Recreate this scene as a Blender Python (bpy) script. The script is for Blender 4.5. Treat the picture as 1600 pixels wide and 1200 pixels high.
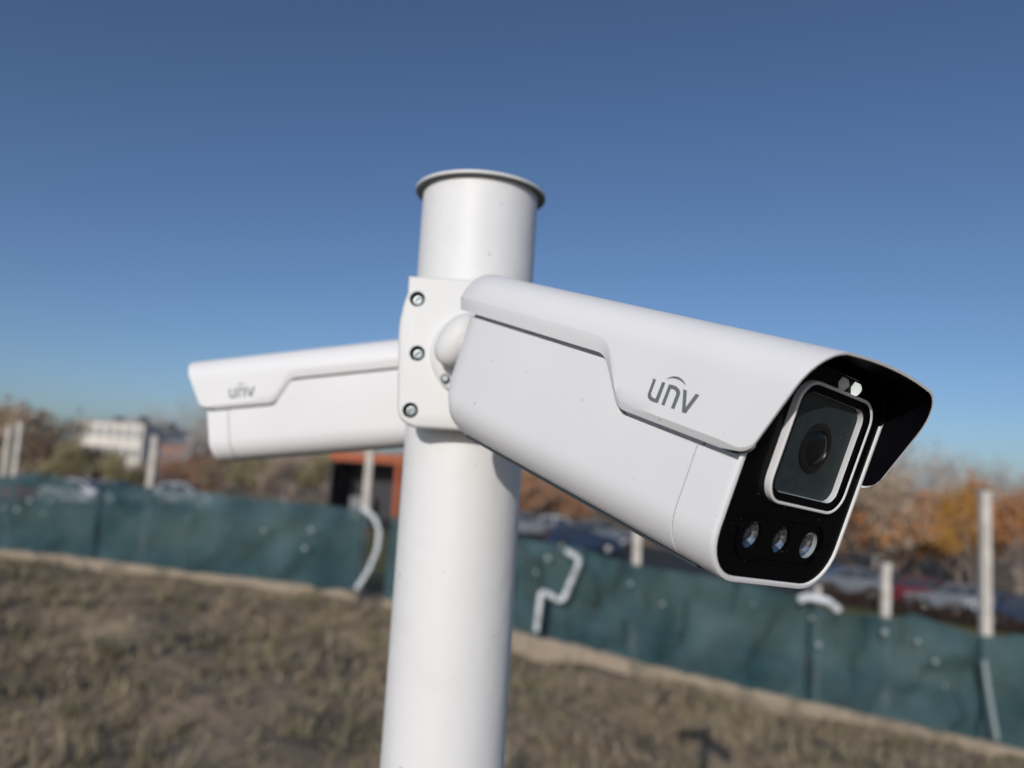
import bpy, bmesh, math, random
import numpy as np
from mathutils import Matrix, Vector

for _o in list(bpy.data.objects):
    bpy.data.objects.remove(_o)
scene = bpy.context.scene
COL = scene.collection
R = math.radians

# ------------------------------------------------------------------ camera
EYE = 2.46                       # lens height over the foot of the pole
PITCH, ROLL = R(6.2), R(3.5)
FPX = 1200.0                     # focal length in pixels of a 1600 px wide frame
_right = Vector((math.cos(ROLL), 0, math.sin(ROLL)))
_up = Vector((-math.sin(ROLL), 0, math.cos(ROLL)))
_fwd = Vector((0, 1, 0))
_rx = Matrix.Rotation(PITCH, 3, 'X')
CR, CF, CU = _rx @ _right, _rx @ _fwd, _rx @ _up
cam_data = bpy.data.cameras.new('camera')
cam = bpy.data.objects.new('camera', cam_data)
COL.objects.link(cam)
_m = Matrix((CR, CU, -CF)).transposed().to_4x4()
_m.translation = Vector((0, 0, EYE))
cam.matrix_world = _m
cam_data.sensor_width = 36.0
cam_data.lens = 36.0 * FPX / 1600.0
cam_data.clip_start = 0.02
cam_data.clip_end = 9000.0
cam_data.dof.use_dof = True
cam_data.dof.focus_distance = 0.362
cam_data.dof.aperture_fstop = 5.7
scene.camera = cam

# ------------------------------------------------------------------ sky, sun, exposure
SUN_TRAVEL = Vector((2.48, 8.42, -3.01)).normalized()
to_sun = -SUN_TRAVEL
world = bpy.data.worlds.new('World')
scene.world = world
world.use_nodes = True
wn = world.node_tree
wn.nodes.clear()
w_out = wn.nodes.new('ShaderNodeOutputWorld')
w_bg = wn.nodes.new('ShaderNodeBackground')
w_sky = wn.nodes.new('ShaderNodeTexSky')
w_sky.sky_type = 'NISHITA'
w_sky.sun_disc = False
w_sky.sun_elevation = math.asin(to_sun.z)
w_sky.sun_rotation = math.atan2(to_sun.x, to_sun.y) % (2 * math.pi)
w_sky.air_density = 0.70
w_sky.dust_density = 1.0
w_sky.ozone_density = 3.6
w_bg.inputs['Strength'].default_value = 0.088
wn.links.new(w_sky.outputs[0], w_bg.inputs['Color'])
wn.links.new(w_bg.outputs[0], w_out.inputs['Surface'])
sun_data = bpy.data.lights.new('sun', 'SUN')
sun_data.energy = 2.65
sun_data.angle = R(0.53)
sun_data.color = (1.0, 0.95, 0.88)
sun = bpy.data.objects.new('sun', sun_data)
COL.objects.link(sun)
sun.rotation_euler = SUN_TRAVEL.to_track_quat('-Z', 'Y').to_euler()
sun.location = (-3, -8, 12)
vs = scene.view_settings
vs.view_transform = 'Standard'
vs.look = 'None'
vs.exposure = 0.06
vs.gamma = 1.0
vs.use_curve_mapping = False
scene.cycles.use_denoising = True
scene.cycles.max_bounces = 8
scene.cycles.transparent_max_bounces = 16


def at(px, py, depth):
    """world point seen at a pixel of the 1600x1200 frame, at a given depth"""
    return Vector((0, 0, EYE)) + CR * ((px - 800) / FPX * depth) + CF * depth + CU * ((600 - py) / FPX * depth)


# ------------------------------------------------------------------ helpers
def link(o, parent=None):
    COL.objects.link(o)
    if parent is not None:
        o.parent = parent
    return o


def tag(o, label, cat, group=None):
    o['label'] = label
    o['category'] = cat
    if group:
        o['group'] = group
    return o


def empty(name, loc=(0, 0, 0), rz=0.0):
    o = bpy.data.objects.new(name, None)
    o.empty_display_size = 0.1
    o.location = loc
    o.rotation_euler = (0, 0, rz)
    return link(o)


class MB:
    """collects faces, then links them as one mesh object"""

    def __init__(s):
        s.v, s.f, s.mi = [], [], []

    def face(s, pts, m=0):
        b = len(s.v)
        s.v += [tuple(p) for p in pts]
        s.f.append(tuple(range(b, b + len(pts))))
        s.mi.append(m)

    def grid(s, rows, m=0, close_u=False, close_v=False, flip=False):
        b = len(s.v)
        nr, nc = len(rows), len(rows[0])
        for r in rows:
            s.v += [tuple(p) for p in r]
        for i in range(nr if close_u else nr - 1):
            for j in range(nc if close_v else nc - 1):
                i2, j2 = (i + 1) % nr, (j + 1) % nc
                q = (b + i * nc + j, b + i * nc + j2, b + i2 * nc + j2, b + i2 * nc + j)
                s.f.append(q[::-1] if flip else q)
                s.mi.append(m)

    def box(s, c, d, m=0, rz=0.0):
        cx, cy, cz = c
        hx, hy, hz = d[0] / 2, d[1] / 2, d[2] / 2
        ca, sa = math.cos(rz), math.sin(rz)
        P = []
        for x, y, z in ((-1, -1, -1), (1, -1, -1), (1, 1, -1), (-1, 1, -1), (-1, -1, 1), (1, -1, 1), (1, 1, 1), (-1, 1, 1)):
            X, Y = x * hx, y * hy
            P.append((cx + X * ca - Y * sa, cy + X * sa + Y * ca, cz + z * hz))
        b = len(s.v)
        s.v += P
        for q in ((0, 3, 2, 1), (4, 5, 6, 7), (0, 1, 5, 4), (1, 2, 6, 5), (2, 3, 7, 6), (3, 0, 4, 7)):
            s.f.append(tuple(b + k for k in q))
            s.mi.append(m)

    def tube(s, path, radii, n=8, m=0, caps=True):
        path = [Vector(p) for p in path]
        if not isinstance(radii, (list, tuple)):
            radii = [radii] * len(path)
        rows = []
        prev = None
        for i, p in enumerate(path):
            d = (path[min(i + 1, len(path) - 1)] - path[max(i - 1, 0)])
            if d.length < 1e-9:
                d = Vector((0, 0, 1))
            d.normalize()
            if prev is None:
                ref = Vector((0, 0, 1)) if abs(d.z) < 0.9 else Vector((1, 0, 0))
                u = d.cross(ref).normalized()
            else:
                u = (prev - d * prev.dot(d)).normalized()
            prev = u
            w = d.cross(u)
            rows.append([p + (u * math.cos(2 * math.pi * k / n) + w * math.sin(2 * math.pi * k / n)) * radii[i] for k in range(n)])
        s.grid(rows, m, close_v=True)
        if caps:
            s.face(rows[0], m)
            s.face(rows[-1][::-1], m)

    def lathe(s, prof, n=32, m=0, O=Vector((0, 0, 0)), ax=Vector((0, 0, 1)), cap0=False, cap1=False):
        """prof: (radius, height) pairs turned round the axis ax"""
        ax = Vector(ax).normalized()
        ref = Vector((0, 0, 1)) if abs(ax.z) < 0.9 else Vector((1, 0, 0))
        u = ax.cross(ref).normalized()
        w = ax.cross(u)
        rows = [[Vector(O) + ax * h + (u * math.cos(2 * math.pi * k / n) + w * math.sin(2 * math.pi * k / n)) * r for k in range(n)] for r, h in prof]
        s.grid(rows, m, close_v=True)
        if cap0:
            s.face(rows[0], m)
        if cap1:
            s.face(rows[-1][::-1], m)

    def build(s, name, mats, parent=None, smooth=None, bevel=None, fix=True, merge=None):
        me = bpy.data.meshes.new(name)
        me.from_pydata(s.v, [], s.f)
        if not isinstance(mats, (list, tuple)):
            mats = [mats]
        for m in mats:
            me.materials.append(m)
        if len(mats) > 1:
            me.polygons.foreach_set('material_index', s.mi)
        if fix or merge:
            bm = bmesh.new()
            bm.from_mesh(me)
            if merge:
                bmesh.ops.remove_doubles(bm, verts=bm.verts, dist=merge)
            if fix:
                bmesh.ops.recalc_face_normals(bm, faces=bm.faces)
            bm.to_mesh(me)
            bm.free()
        if smooth is not None:
            me.shade_smooth()
            me.set_sharp_from_angle(angle=R(smooth))
        me.update()
        o = link(bpy.data.objects.new(name, me), parent)
        if bevel:
            md = o.modifiers.new('bevel', 'BEVEL')
            md.width = bevel
            md.segments = 2
            md.limit_method = 'ANGLE'
            md.angle_limit = R(40)
        return o


def fill_with_holes(outer, holes, depth_fn):
    """planar sheet with holes; loops are 2-D point lists, depth_fn maps (a, b) to 3-D"""
    bm = bmesh.new()
    edges = []
    for lp in [outer] + holes:
        vs_ = [bm.verts.new(depth_fn(*p)) for p in lp]
        for i in range(len(vs_)):
            edges.append(bm.edges.new((vs_[i], vs_[(i + 1) % len(vs_)])))
    bmesh.ops.triangle_fill(bm, use_beauty=True, use_dissolve=False, edges=edges)
    V = [tuple(v.co) for v in bm.verts]
    bm.verts.index_update()
    Fc = [tuple(v.index for v in f.verts) for f in bm.faces]
    bm.free()
    return V, Fc


def rrect(y0, y1, z0, z1, r, n=6):
    pts = []
    for cx, cz, a0 in ((y1 - r, z1 - r, 0), (y0 + r, z1 - r, 90), (y0 + r, z0 + r, 180), (y1 - r, z0 + r, 270)):
        for i in range(n + 1):
            a = R(a0 + 90 * i / n)
            pts.append((cx + r * math.cos(a), cz + r * math.sin(a)))
    return pts


# ------------------------------------------------------------------ materials
def material(name, base=(0.8, 0.8, 0.8), rough=0.5, spec=0.5, metal=0.0, var=None, scale=8.0, bump=0.0, bscale=60.0,
             specks=None, island=None, coords='Object', detail=4.0, contrast=(0.35, 0.65)):
    m = bpy.data.materials.new(name)
    m.use_nodes = True
    nt = m.node_tree
    b = nt.nodes['Principled BSDF']
    b.inputs['Roughness'].default_value = rough
    b.inputs['Metallic'].default_value = metal
    b.inputs['Specular IOR Level'].default_value = spec
    b.inputs['Base Color'].default_value = (*base, 1)
    tc = nt.nodes.new('ShaderNodeTexCoord')
    src = tc.outputs[coords]
    last = None
    if var is not None:
        nz = nt.nodes.new('ShaderNodeTexNoise')
        nz.inputs['Scale'].default_value = scale
        nz.inputs['Detail'].default_value = detail
        nt.links.new(src, nz.inputs['Vector'])
        cr = nt.nodes.new('ShaderNodeValToRGB')
        cols = var if isinstance(var[0], (tuple, list)) else [base, var]
        el = cr.color_ramp.elements
        while len(el) < len(cols):
            el.new(0.5)
        for i, c in enumerate(cols):
            el[i].position = contrast[0] + (contrast[1] - contrast[0]) * i / (len(cols) - 1)
            el[i].color = (*c, 1)
        nt.links.new(nz.outputs['Fac'], cr.inputs['Fac'])
        last = cr.outputs['Color']
    if island is not None:
        gi = nt.nodes.new('ShaderNodeNewGeometry')
        cr = nt.nodes.new('ShaderNodeValToRGB')
        el = cr.color_ramp.elements
        while len(el) < len(island):
            el.new(0.5)
        for i, c in enumerate(island):
            el[i].position = i / (len(island) - 1)
            el[i].color = (*c, 1)
        nt.links.new(gi.outputs['Random Per Island'], cr.inputs['Fac'])
        if last is not None:
            mx = nt.nodes.new('ShaderNodeMixRGB')
            mx.inputs['Fac'].default_value = 0.5
            nt.links.new(last, mx.inputs['Color1'])
            nt.links.new(cr.outputs['Color'], mx.inputs['Color2'])
            last = mx.outputs['Color']
        else:
            last = cr.outputs['Color']
    if specks is not None:
        col, sc, thr = specks
        nz = nt.nodes.new('ShaderNodeTexNoise')
        nz.inputs['Scale'].default_value = sc
        nz.inputs['Detail'].default_value = 1.0
        nt.links.new(src, nz.inputs['Vector'])
        cr = nt.nodes.new('ShaderNodeValToRGB')
        cr.color_ramp.elements[0].position = thr
        cr.color_ramp.elements[0].color = (0, 0, 0, 1)
        cr.color_ramp.elements[1].position = thr + 0.03
        cr.color_ramp.elements[1].color = (1, 1, 1, 1)
        nt.links.new(nz.outputs['Fac'], cr.inputs['Fac'])
        mx = nt.nodes.new('ShaderNodeMixRGB')
        nt.links.new(cr.outputs['Color'], mx.inputs['Fac'])
        if last is not None:
            nt.links.new(last, mx.inputs['Color1'])
        else:
            mx.inputs['Color1'].default_value = (*base, 1)
        mx.inputs['Color2'].default_value = (*col, 1)
        last = mx.outputs['Color']
    if last is not None:
        nt.links.new(last, b.inputs['Base Color'])
    if bump > 0:
        nz = nt.nodes.new('ShaderNodeTexNoise')
        nz.inputs['Scale'].default_value = bscale
        nz.inputs['Detail'].default_value = 5.0
        nt.links.new(src, nz.inputs['Vector'])
        bp = nt.nodes.new('ShaderNodeBump')
        bp.inputs['Strength'].default_value = bump
        bp.inputs['Distance'].default_value = 0.3 / bscale
        nt.links.new(nz.outputs['Fac'], bp.inputs['Height'])
        nt.links.new(bp.outputs['Normal'], b.inputs['Normal'])
    return m


M = {}
M['white'] = material('white_plastic', (0.78, 0.78, 0.79), 0.42, 0.4, var=(0.74, 0.74, 0.755), scale=9, bump=0.05, bscale=900,
                      specks=((0.58, 0.58, 0.59), 210.0, 0.785))
M['bracket'] = material('white_powder_coat', (0.72, 0.72, 0.715), 0.5, 0.3, var=(0.69, 0.695, 0.695), scale=12, bump=0.06, bscale=700)
M['pole'] = material('white_gloss_paint', (0.74, 0.74, 0.74), 0.48, 0.3, var=[(0.66, 0.655, 0.645), (0.74, 0.74, 0.74), (0.75, 0.75, 0.755), (0.70, 0.70, 0.705)], scale=9, detail=7, bump=0.12, bscale=60, contrast=(0.25, 0.75),
                     specks=((0.5, 0.48, 0.46), 140.0, 0.765))
M['cap'] = material('white_cap_paint', (0.72, 0.71, 0.70), 0.5, 0.4, var=(0.62, 0.62, 0.62), scale=20)
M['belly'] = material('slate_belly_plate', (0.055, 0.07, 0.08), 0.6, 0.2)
M['bare'] = material('dark_grey_underside', (0.10, 0.115, 0.12), 0.6, 0.3, var=(0.14, 0.15, 0.15), scale=40)  # darker grey than the rest of the cap
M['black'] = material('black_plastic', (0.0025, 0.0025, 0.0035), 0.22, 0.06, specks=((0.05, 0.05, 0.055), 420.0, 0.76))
M['black_matt'] = material('black_lining', (0.0025, 0.0025, 0.004), 0.6, 0.04, bump=0.05, bscale=600)
M['hood'] = material('pale_hood_plastic', (0.70, 0.70, 0.72), 0.35, 0.4)
M['floor'] = material('charcoal_lens_plate', (0.024, 0.034, 0.039), 0.62, 0.15, var=(0.032, 0.041, 0.044), scale=160,
                      specks=((0.22, 0.22, 0.20), 900.0, 0.73))
M['gap'] = material('dark_joint', (0.30, 0.31, 0.32), 0.6, 0.2)
M['lensblack'] = material('lens_barrel_black', (0.004, 0.005, 0.007), 0.35, 0.3)
M['reflector'] = material('led_reflector', (0.42, 0.43, 0.44), 0.25, 0.5, metal=1.0, bump=0.3, bscale=420)
M['ledlens'] = material('led_lens_grey', (0.035, 0.038, 0.042), 0.15, 0.5)
M['lensglass'] = material('lens_front_glass', (0.003, 0.004, 0.006), 0.15, 0.25)
M['ink'] = material('grey_print', (0.150, 0.165, 0.185), 0.5, 0.3)
M['steel'] = material('screw_steel', (0.15, 0.17, 0.18), 0.38, 0.5, metal=1.0, bump=0.1, bscale=500)
M['cup'] = material('screw_pocket', (0.26, 0.30, 0.32), 0.55, 0.2)  # shade inside the deep screw holes is put into this darker tone


def pane_material():
    m = bpy.data.materials.new('window_glass')
    m.use_nodes = True
    nt = m.node_tree
    nt.nodes.clear()
    out = nt.nodes.new('ShaderNodeOutputMaterial')
    mix = nt.nodes.new('ShaderNodeMixShader')
    tr = nt.nodes.new('ShaderNodeBsdfTransparent')
    tr.inputs['Color'].default_value = (0.93, 0.95, 0.95, 1)
    gl = nt.nodes.new('ShaderNodeBsdfGlossy')
    gl.inputs['Roughness'].default_value = 0.02
    mix.inputs[0].default_value = 0.04
    nt.links.new(tr.outputs[0], mix.inputs[1])
    nt.links.new(gl.outputs[0], mix.inputs[2])
    nt.links.new(mix.outputs[0], out.inputs[0])
    return m


M['pane'] = pane_material()


def lamp_material(name, col, strength):
    m = bpy.data.materials.new(name)
    m.use_nodes = True
    b = m.node_tree.nodes['Principled BSDF']
    b.inputs['Base Color'].default_value = (*col, 1)
    b.inputs['Roughness'].default_value = 0.25
    b.inputs['Emission Color'].default_value = (*col, 1)
    b.inputs['Emission Strength'].default_value = strength
    return m


M['lamp_on'] = lamp_material('lit_status_lamp', (0.92, 0.96, 0.92), 0.6)
M['lamp_dim'] = lamp_material('dim_status_lamp', (0.42, 0.42, 0.42), 0.12)

# ground and background
M['ground'] = material('dry_field_soil', (0.15, 0.135, 0.10), 0.95, 0.1,
                       var=[(0.11, 0.09, 0.075), (0.26, 0.20, 0.135), (0.36, 0.275, 0.19), (0.20, 0.18, 0.09)], scale=0.9, detail=8,
                       contrast=(0.30, 0.70), bump=0.8, bscale=5.0)
M['verge'] = material('verge_turf', (0.17, 0.16, 0.06), 0.95, 0.1, var=[(0.13, 0.13, 0.05), (0.23, 0.19, 0.08), (0.11, 0.12, 0.05)], scale=0.6,
                      detail=6, bump=0.6, bscale=6)
M['asphalt'] = material('asphalt', (0.05, 0.05, 0.052), 0.9, 0.2, var=(0.065, 0.063, 0.062), scale=1.5, bump=0.3, bscale=40)
M['grass'] = material('dry_grass_blades', rough=0.9, spec=0.1,
                      island=[(0.18, 0.15, 0.125), (0.38, 0.31, 0.23), (0.23, 0.23, 0.105), (0.42, 0.34, 0.27), (0.18, 0.16, 0.115), (0.60, 0.52, 0.44)],
                      var=[(0.08, 0.066, 0.054), (0.36, 0.275, 0.18), (0.16, 0.15, 0.06), (0.40, 0.305, 0.21)], scale=0.7, detail=5, contrast=(0.34, 0.66))
M['concrete'] = material('pale_concrete', (0.57, 0.53, 0.48), 0.9, 0.2, var=[(0.48, 0.445, 0.40), (0.63, 0.59, 0.535)], scale=6, detail=6, bump=0.4, bscale=30)
M['plinth'] = material('sandy_concrete', (0.30, 0.25, 0.19), 0.95, 0.1,
                       var=[(0.20, 0.17, 0.13), (0.34, 0.28, 0.215), (0.31, 0.25, 0.19)], scale=2.2, detail=7, bump=0.5, bscale=14)
M['pipe'] = material('white_pipe', (0.66, 0.69, 0.72), 0.5, 0.3, var=[(0.40, 0.42, 0.43), (0.66, 0.69, 0.72), (0.72, 0.75, 0.78)], scale=7, detail=5)
M['net_mark'] = material('pale_net_mark', (0.30, 0.35, 0.36), 0.6, 0.3)
M['bark'] = material('bark', (0.20, 0.155, 0.13), 0.95, 0.1, var=[(0.15, 0.12, 0.10), (0.27, 0.22, 0.185)], scale=5, detail=5, bump=0.5, bscale=18)
M['barkgrey'] = material('grey_bark', (0.30, 0.27, 0.25), 0.95, 0.1, var=[(0.24, 0.215, 0.20), (0.38, 0.345, 0.32)], scale=5, detail=5, bump=0.5, bscale=18)
M['leaf_orange'] = material('orange_leaves', rough=0.8, spec=0.2, island=[(0.56, 0.20, 0.045), (0.34, 0.21, 0.14), (0.62, 0.29, 0.07), (0.42, 0.26, 0.16), (0.50, 0.19, 0.06), (0.30, 0.23, 0.18)])
M['leaf_yellow'] = material('yellow_leaves', rough=0.8, spec=0.2, island=[(0.62, 0.36, 0.07), (0.55, 0.25, 0.05), (0.40, 0.27, 0.15), (0.66, 0.42, 0.12)])
M['leaf_rust'] = material('rust_leaves', rough=0.85, spec=0.1, island=[(0.427, 0.192, 0.100), (0.292, 0.192, 0.135), (0.550, 0.270, 0.135), (0.247, 0.169, 0.113)])
M['leaf_brown'] = material('brown_leaves', rough=0.9, spec=0.1, island=[(0.395, 0.290, 0.224), (0.525, 0.406, 0.329), (0.290, 0.224, 0.171), (0.448, 0.367, 0.224)])
M['leaf_olive'] = material('olive_leaves', rough=0.9, spec=0.1, island=[(0.243, 0.213, 0.101), (0.324, 0.283, 0.152), (0.172, 0.162, 0.101), (0.384, 0.314, 0.162)])
M['leaf_grey'] = material('grey_twigs', rough=0.9, spec=0.1, island=[(0.497, 0.432, 0.398), (0.367, 0.324, 0.302), (0.550, 0.540, 0.506)])
M['cream'] = material('cream_render', (0.72, 0.68, 0.62), 0.9, 0.1, var=(0.64, 0.60, 0.55), scale=0.4)
M['brick'] = material('pink_brick', (0.36, 0.19, 0.145), 0.9, 0.1, var=(0.30, 0.16, 0.125), scale=0.6)
M['roofgrey'] = material('grey_roof', (0.30, 0.29, 0.29), 0.8, 0.2, var=(0.24, 0.235, 0.24), scale=0.8)
M['darkglass'] = material('dark_glass', (0.03, 0.038, 0.048), 0.12, 0.6)
M['skyglass'] = material('sky_reflecting_glass', (0.17, 0.19, 0.22), 0.2, 0.5)  # sky reflection is put into the glass colour
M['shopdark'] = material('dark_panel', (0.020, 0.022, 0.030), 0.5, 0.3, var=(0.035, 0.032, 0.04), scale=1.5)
M['orange'] = material('orange_paint', (0.38, 0.085, 0.022), 0.5, 0.3, var=(0.33, 0.072, 0.02), scale=1.2)
M['grey'] = material('grey_paint', (0.22, 0.22, 0.23), 0.6, 0.3)
M['tyre'] = material('tyre_rubber', (0.014, 0.014, 0.015), 0.9, 0.1)
M['rim'] = material('wheel_rim', (0.5, 0.5, 0.52), 0.35, 0.5, metal=0.8)
M['lampglass'] = material('headlamp', (0.7, 0.72, 0.75), 0.1, 0.6)
M['tail'] = material('tail_lamp', (0.35, 0.015, 0.015), 0.2, 0.6)
M['hedge'] = material('hedge_twigs', rough=0.95, spec=0.05, island=[(0.050, 0.032, 0.028), (0.075, 0.050, 0.040), (0.035, 0.030, 0.024)])


def net_material():
    m = bpy.data.materials.new('green_netting')
    m.use_nodes = True
    nt = m.node_tree
    nt.nodes.clear()
    N, L = nt.nodes.new, nt.links.new
    out = N('ShaderNodeOutputMaterial')
    tc = N('ShaderNodeTexCoord')
    nz = N('ShaderNodeTexNoise')
    nz.inputs['Scale'].default_value = 1.1
    nz.inputs['Detail'].default_value = 6
    L(tc.outputs['Object'], nz.inputs['Vector'])
    cr = N('ShaderNodeValToRGB')
    cr.color_ramp.elements[0].position = 0.3
    cr.color_ramp.elements[0].color = (0.030, 0.076, 0.088, 1)
    cr.color_ramp.elements[1].position = 0.72
    cr.color_ramp.elements[1].color = (0.100, 0.165, 0.178, 1)
    L(nz.outputs['Fac'], cr.inputs['Fac'])
    df = N('ShaderNodeBsdfDiffuse')
    tl = N('ShaderNodeBsdfTranslucent')
    tr = N('ShaderNodeBsdfTransparent')
    L(cr.outputs[0], df.inputs[0])
    L(cr.outputs[0], tl.inputs[0])
    a = N('ShaderNodeMixShader')
    a.inputs[0].default_value = 0.2
    L(df.outputs[0], a.inputs[1])
    L(tl.outputs[0], a.inputs[2])
    nz2 = N('ShaderNodeTexNoise')
    nz2.inputs['Scale'].default_value = 2.3
    nz2.inputs['Detail'].default_value = 3
    L(tc.outputs['Object'], nz2.inputs['Vector'])
    mr = N('ShaderNodeMapRange')
    mr.inputs['From Min'].default_value = 0.3
    mr.inputs['From Max'].default_value = 0.75
    mr.inputs['To Min'].default_value = 0.04
    mr.inputs['To Max'].default_value = 0.36
    L(nz2.outputs['Fac'], mr.inputs['Value'])
    b = N('ShaderNodeMixShader')
    L(mr.outputs[0], b.inputs[0])
    L(a.outputs[0], b.inputs[1])
    L(tr.outputs[0], b.inputs[2])
    L(b.outputs[0], out.inputs[0])
    return m


M['net'] = net_material()
M['hem'] = material('dark_hem', (0.020, 0.045, 0.055), 0.9, 0.1)

# ------------------------------------------------------------------ terrain
_ctl = [(-0.03, 0.62, -EYE, 4), (-5, 5, -2.4, 1), (5, 5, -2.75, 1), (0, -6, -2.4, 1)]   # x, y, height relative to the lens, weight
for _px, _py, _d in ((-1500, 735, 19.0), (-800, 803, 17.0), (2300, 1335, 9.8), (3000, 1490, 9.4), (-260, 836, 15.9), (0, 858, 15.5), (280, 891, 14.7), (562, 925, 14.06), (700, 960, 13.2), (830, 992, 12.2), (1000, 1034, 11.75), (1200, 1082, 11.3), (1400, 1127, 11.0), (1590, 1170, 10.6), (1760, 1210, 10.3)):
    _p = at(_px, _py, _d)
    _ctl.append((_p.x, _p.y - 0.3, _p.z - EYE - (0.12 if _px < 600 else 0.16), 2))
for _px, _py, _d in ((1320, 936, 42), (1450, 950, 42), (1600, 972, 40), (910, 860, 45), (150, 792, 48), (560, 812, 48), (-100, 780, 48)):
    _p = at(_px, _py, _d)
    _ctl.append((_p.x, _p.y, _p.z - EYE, 1))


def _basis(x, y):
    xs = 34 * np.tanh(np.asarray(x, float) / 34)
    ys = 60 * np.tanh(np.asarray(y, float) / 60)
    return np.stack([np.ones_like(xs), xs, ys, xs * xs / 34, xs * ys / 60], -1)


_A = np.array([_basis(c[0], c[1]) * c[3] for c in _ctl])
_B = np.array([c[2] * c[3] for c in _ctl])
_coef = np.linalg.lstsq(_A, _B, rcond=None)[0]


_cx, _cy = np.array([c[0] for c in _ctl]), np.array([c[1] for c in _ctl])
_sg = np.where(_cy > 25, 16.0, 4.0)
_res = np.array([c[2] for c in _ctl]) - _basis(_cx, _cy) @ _coef
_G = np.exp(-((_cx[:, None] - _cx) ** 2 + (_cy[:, None] - _cy) ** 2) / (2 * _sg ** 2))
_rw = np.linalg.solve(_G.T @ _G + 0.02 * np.eye(len(_cx)), _G.T @ _res)


def gz(x, y):
    x, y = np.asarray(x, float), np.asarray(y, float)
    z = EYE + _basis(x, y) @ _coef
    for k in range(len(_cx)):
        z = z + _rw[k] * np.exp(-((x - _cx[k]) ** 2 + (y - _cy[k]) ** 2) / (2 * _sg[k] ** 2))
    return z


_rng = np.random.default_rng(5)
_waves = [(_rng.uniform(0.6, 5.5), _rng.uniform(0, 2 * math.pi), _rng.uniform(0, 2 * math.pi)) for _ in range(26)]


def lumps(x, y):
    h = 0
    for k, a, ph in _waves:
        h = h + np.sin(k * (x * math.cos(a) + y * math.sin(a)) + ph) * (0.052 / (0.6 + k) ** 0.9)
    return h


def _axis(lo, hi, step, far):
    mid = list(np.arange(lo, hi + 1e-6, step))
    l, s, x = [], step, lo
    while x > -far:
        s *= 1.25
        x -= s
        l.append(x)
    r, s, x = [], step, hi
    while x < far:
        s *= 1.25
        x += s
        r.append(x)
    return np.array(l[::-1] + mid + r)


gx, gy = _axis(-16, 14, 0.15, 3000), _axis(-3, 18, 0.15, 4500)
GX, GY = np.meshgrid(gx, gy)
near = np.clip(1.4 - np.hypot(GX / 20, (GY - 8) / 20), 0, 1)
GZ = gz(GX, GY) + lumps(GX, GY) * near * np.clip(np.hypot(GX + 0.03, GY - 0.62) / 1.5, 0, 1)
_nr, _nc = GX.shape
_verts = np.stack([GX.ravel(), GY.ravel(), GZ.ravel()], 1)
_i = np.arange(_nr * _nc).reshape(_nr, _nc)
_faces = np.stack([_i[:-1, :-1].ravel(), _i[:-1, 1:].ravel(), _i[1:, 1:].ravel(), _i[1:, :-1].ravel()], 1)
_me = bpy.data.meshes.new('ground')
_me.from_pydata(_verts.tolist(), [], _faces.tolist())
_me.shade_smooth()
_me.materials.append(M['ground'])
ground = link(bpy.data.objects.new('ground', _me))
ground['kind'] = 'structure'


def sheet(name, path_near, path_far, mat, lift, nu=60, nv=10):
    """sheet laid on the terrain between two lines of (x, y)"""
    def along(p, t):
        t *= len(p) - 1
        k = min(int(t), len(p) - 2)
        f = t - k
        return p[k][0] * (1 - f) + p[k + 1][0] * f, p[k][1] * (1 - f) + p[k + 1][1] * f
    mb = MB()
    rows = []
    for i in range(nu + 1):
        a, b = along(path_near, i / nu), along(path_far, i / nu)
        row = []
        for j in range(nv + 1):
            f = j / nv
            x, y = a[0] * (1 - f) + b[0] * f, a[1] * (1 - f) + b[1] * f
            row.append((x, y, float(gz(x, y)) + lift))
        rows.append(row)
    mb.grid(rows)
    o = mb.build(name, mat, smooth=60)
    o['kind'] = 'structure'
    return o


sheet('verge', [(-40, 24), (-12, 17.5), (0, 15), (9, 13), (30, 12)], [(-40, 48), (-12, 42), (0, 40), (16, 36), (56, 30)], M['verge'], 0.06)
sheet('car_park', [(-60, 48.5), (-12, 42.3), (0, 40.3), (16, 36.3), (70, 29)], [(-60, 75), (-12, 62), (0, 60), (30, 54), (95, 46)], M['asphalt'], 0.10)

# ------------------------------------------------------------------ pole
POLE = Vector((-0.0355, 0.620, 0.0))
PR = 0.0475
base_z = float(gz(POLE.x, POLE.y))
top_z = at(748, 303, 0.632).z
pole = empty('camera_pole', (POLE.x, POLE.y, base_z))
tag(pole, 'thick white painted steel pole with a flat cap, carrying two security cameras', 'pole')
mb = MB()
mb.lathe([(PR, 0.0), (PR, 0.8), (PR, 1.6), (PR, 2.2), (PR, top_z - base_z)], n=96)
mb.build('tube', M['pole'], pole, smooth=40)
mb = MB()
h = top_z - base_z
mb.lathe([(PR + 0.0060, h), (PR + 0.0066, h + 0.0005), (PR + 0.0066, h + 0.0022), (PR + 0.0060, h + 0.0028), (0.002, h + 0.0030)], n=96, cap1=True)
cap = mb.build('cap', M['cap'], pole, smooth=30)
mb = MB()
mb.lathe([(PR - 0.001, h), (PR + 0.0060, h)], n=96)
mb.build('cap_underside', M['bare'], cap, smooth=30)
mb = MB()
mb.lathe([(0.13, -0.02), (0.13, 0.012), (0.125, 0.016), (PR + 0.001, 0.016)], n=48)
mb.build('base_flange', M['pole'], pole, smooth=40)
for k in range(4):
    mb = MB()
    a = R(45 + 90 * k)
    mb.lathe([(0.012, 0.016), (0.012, 0.028), (0.006, 0.028), (0.006, 0.040)], n=6, O=Vector((0.1 * math.cos(a), 0.1 * math.sin(a), 0)), cap1=True)
    mb.build('anchor_bolt', M['steel'], pole)

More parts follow.
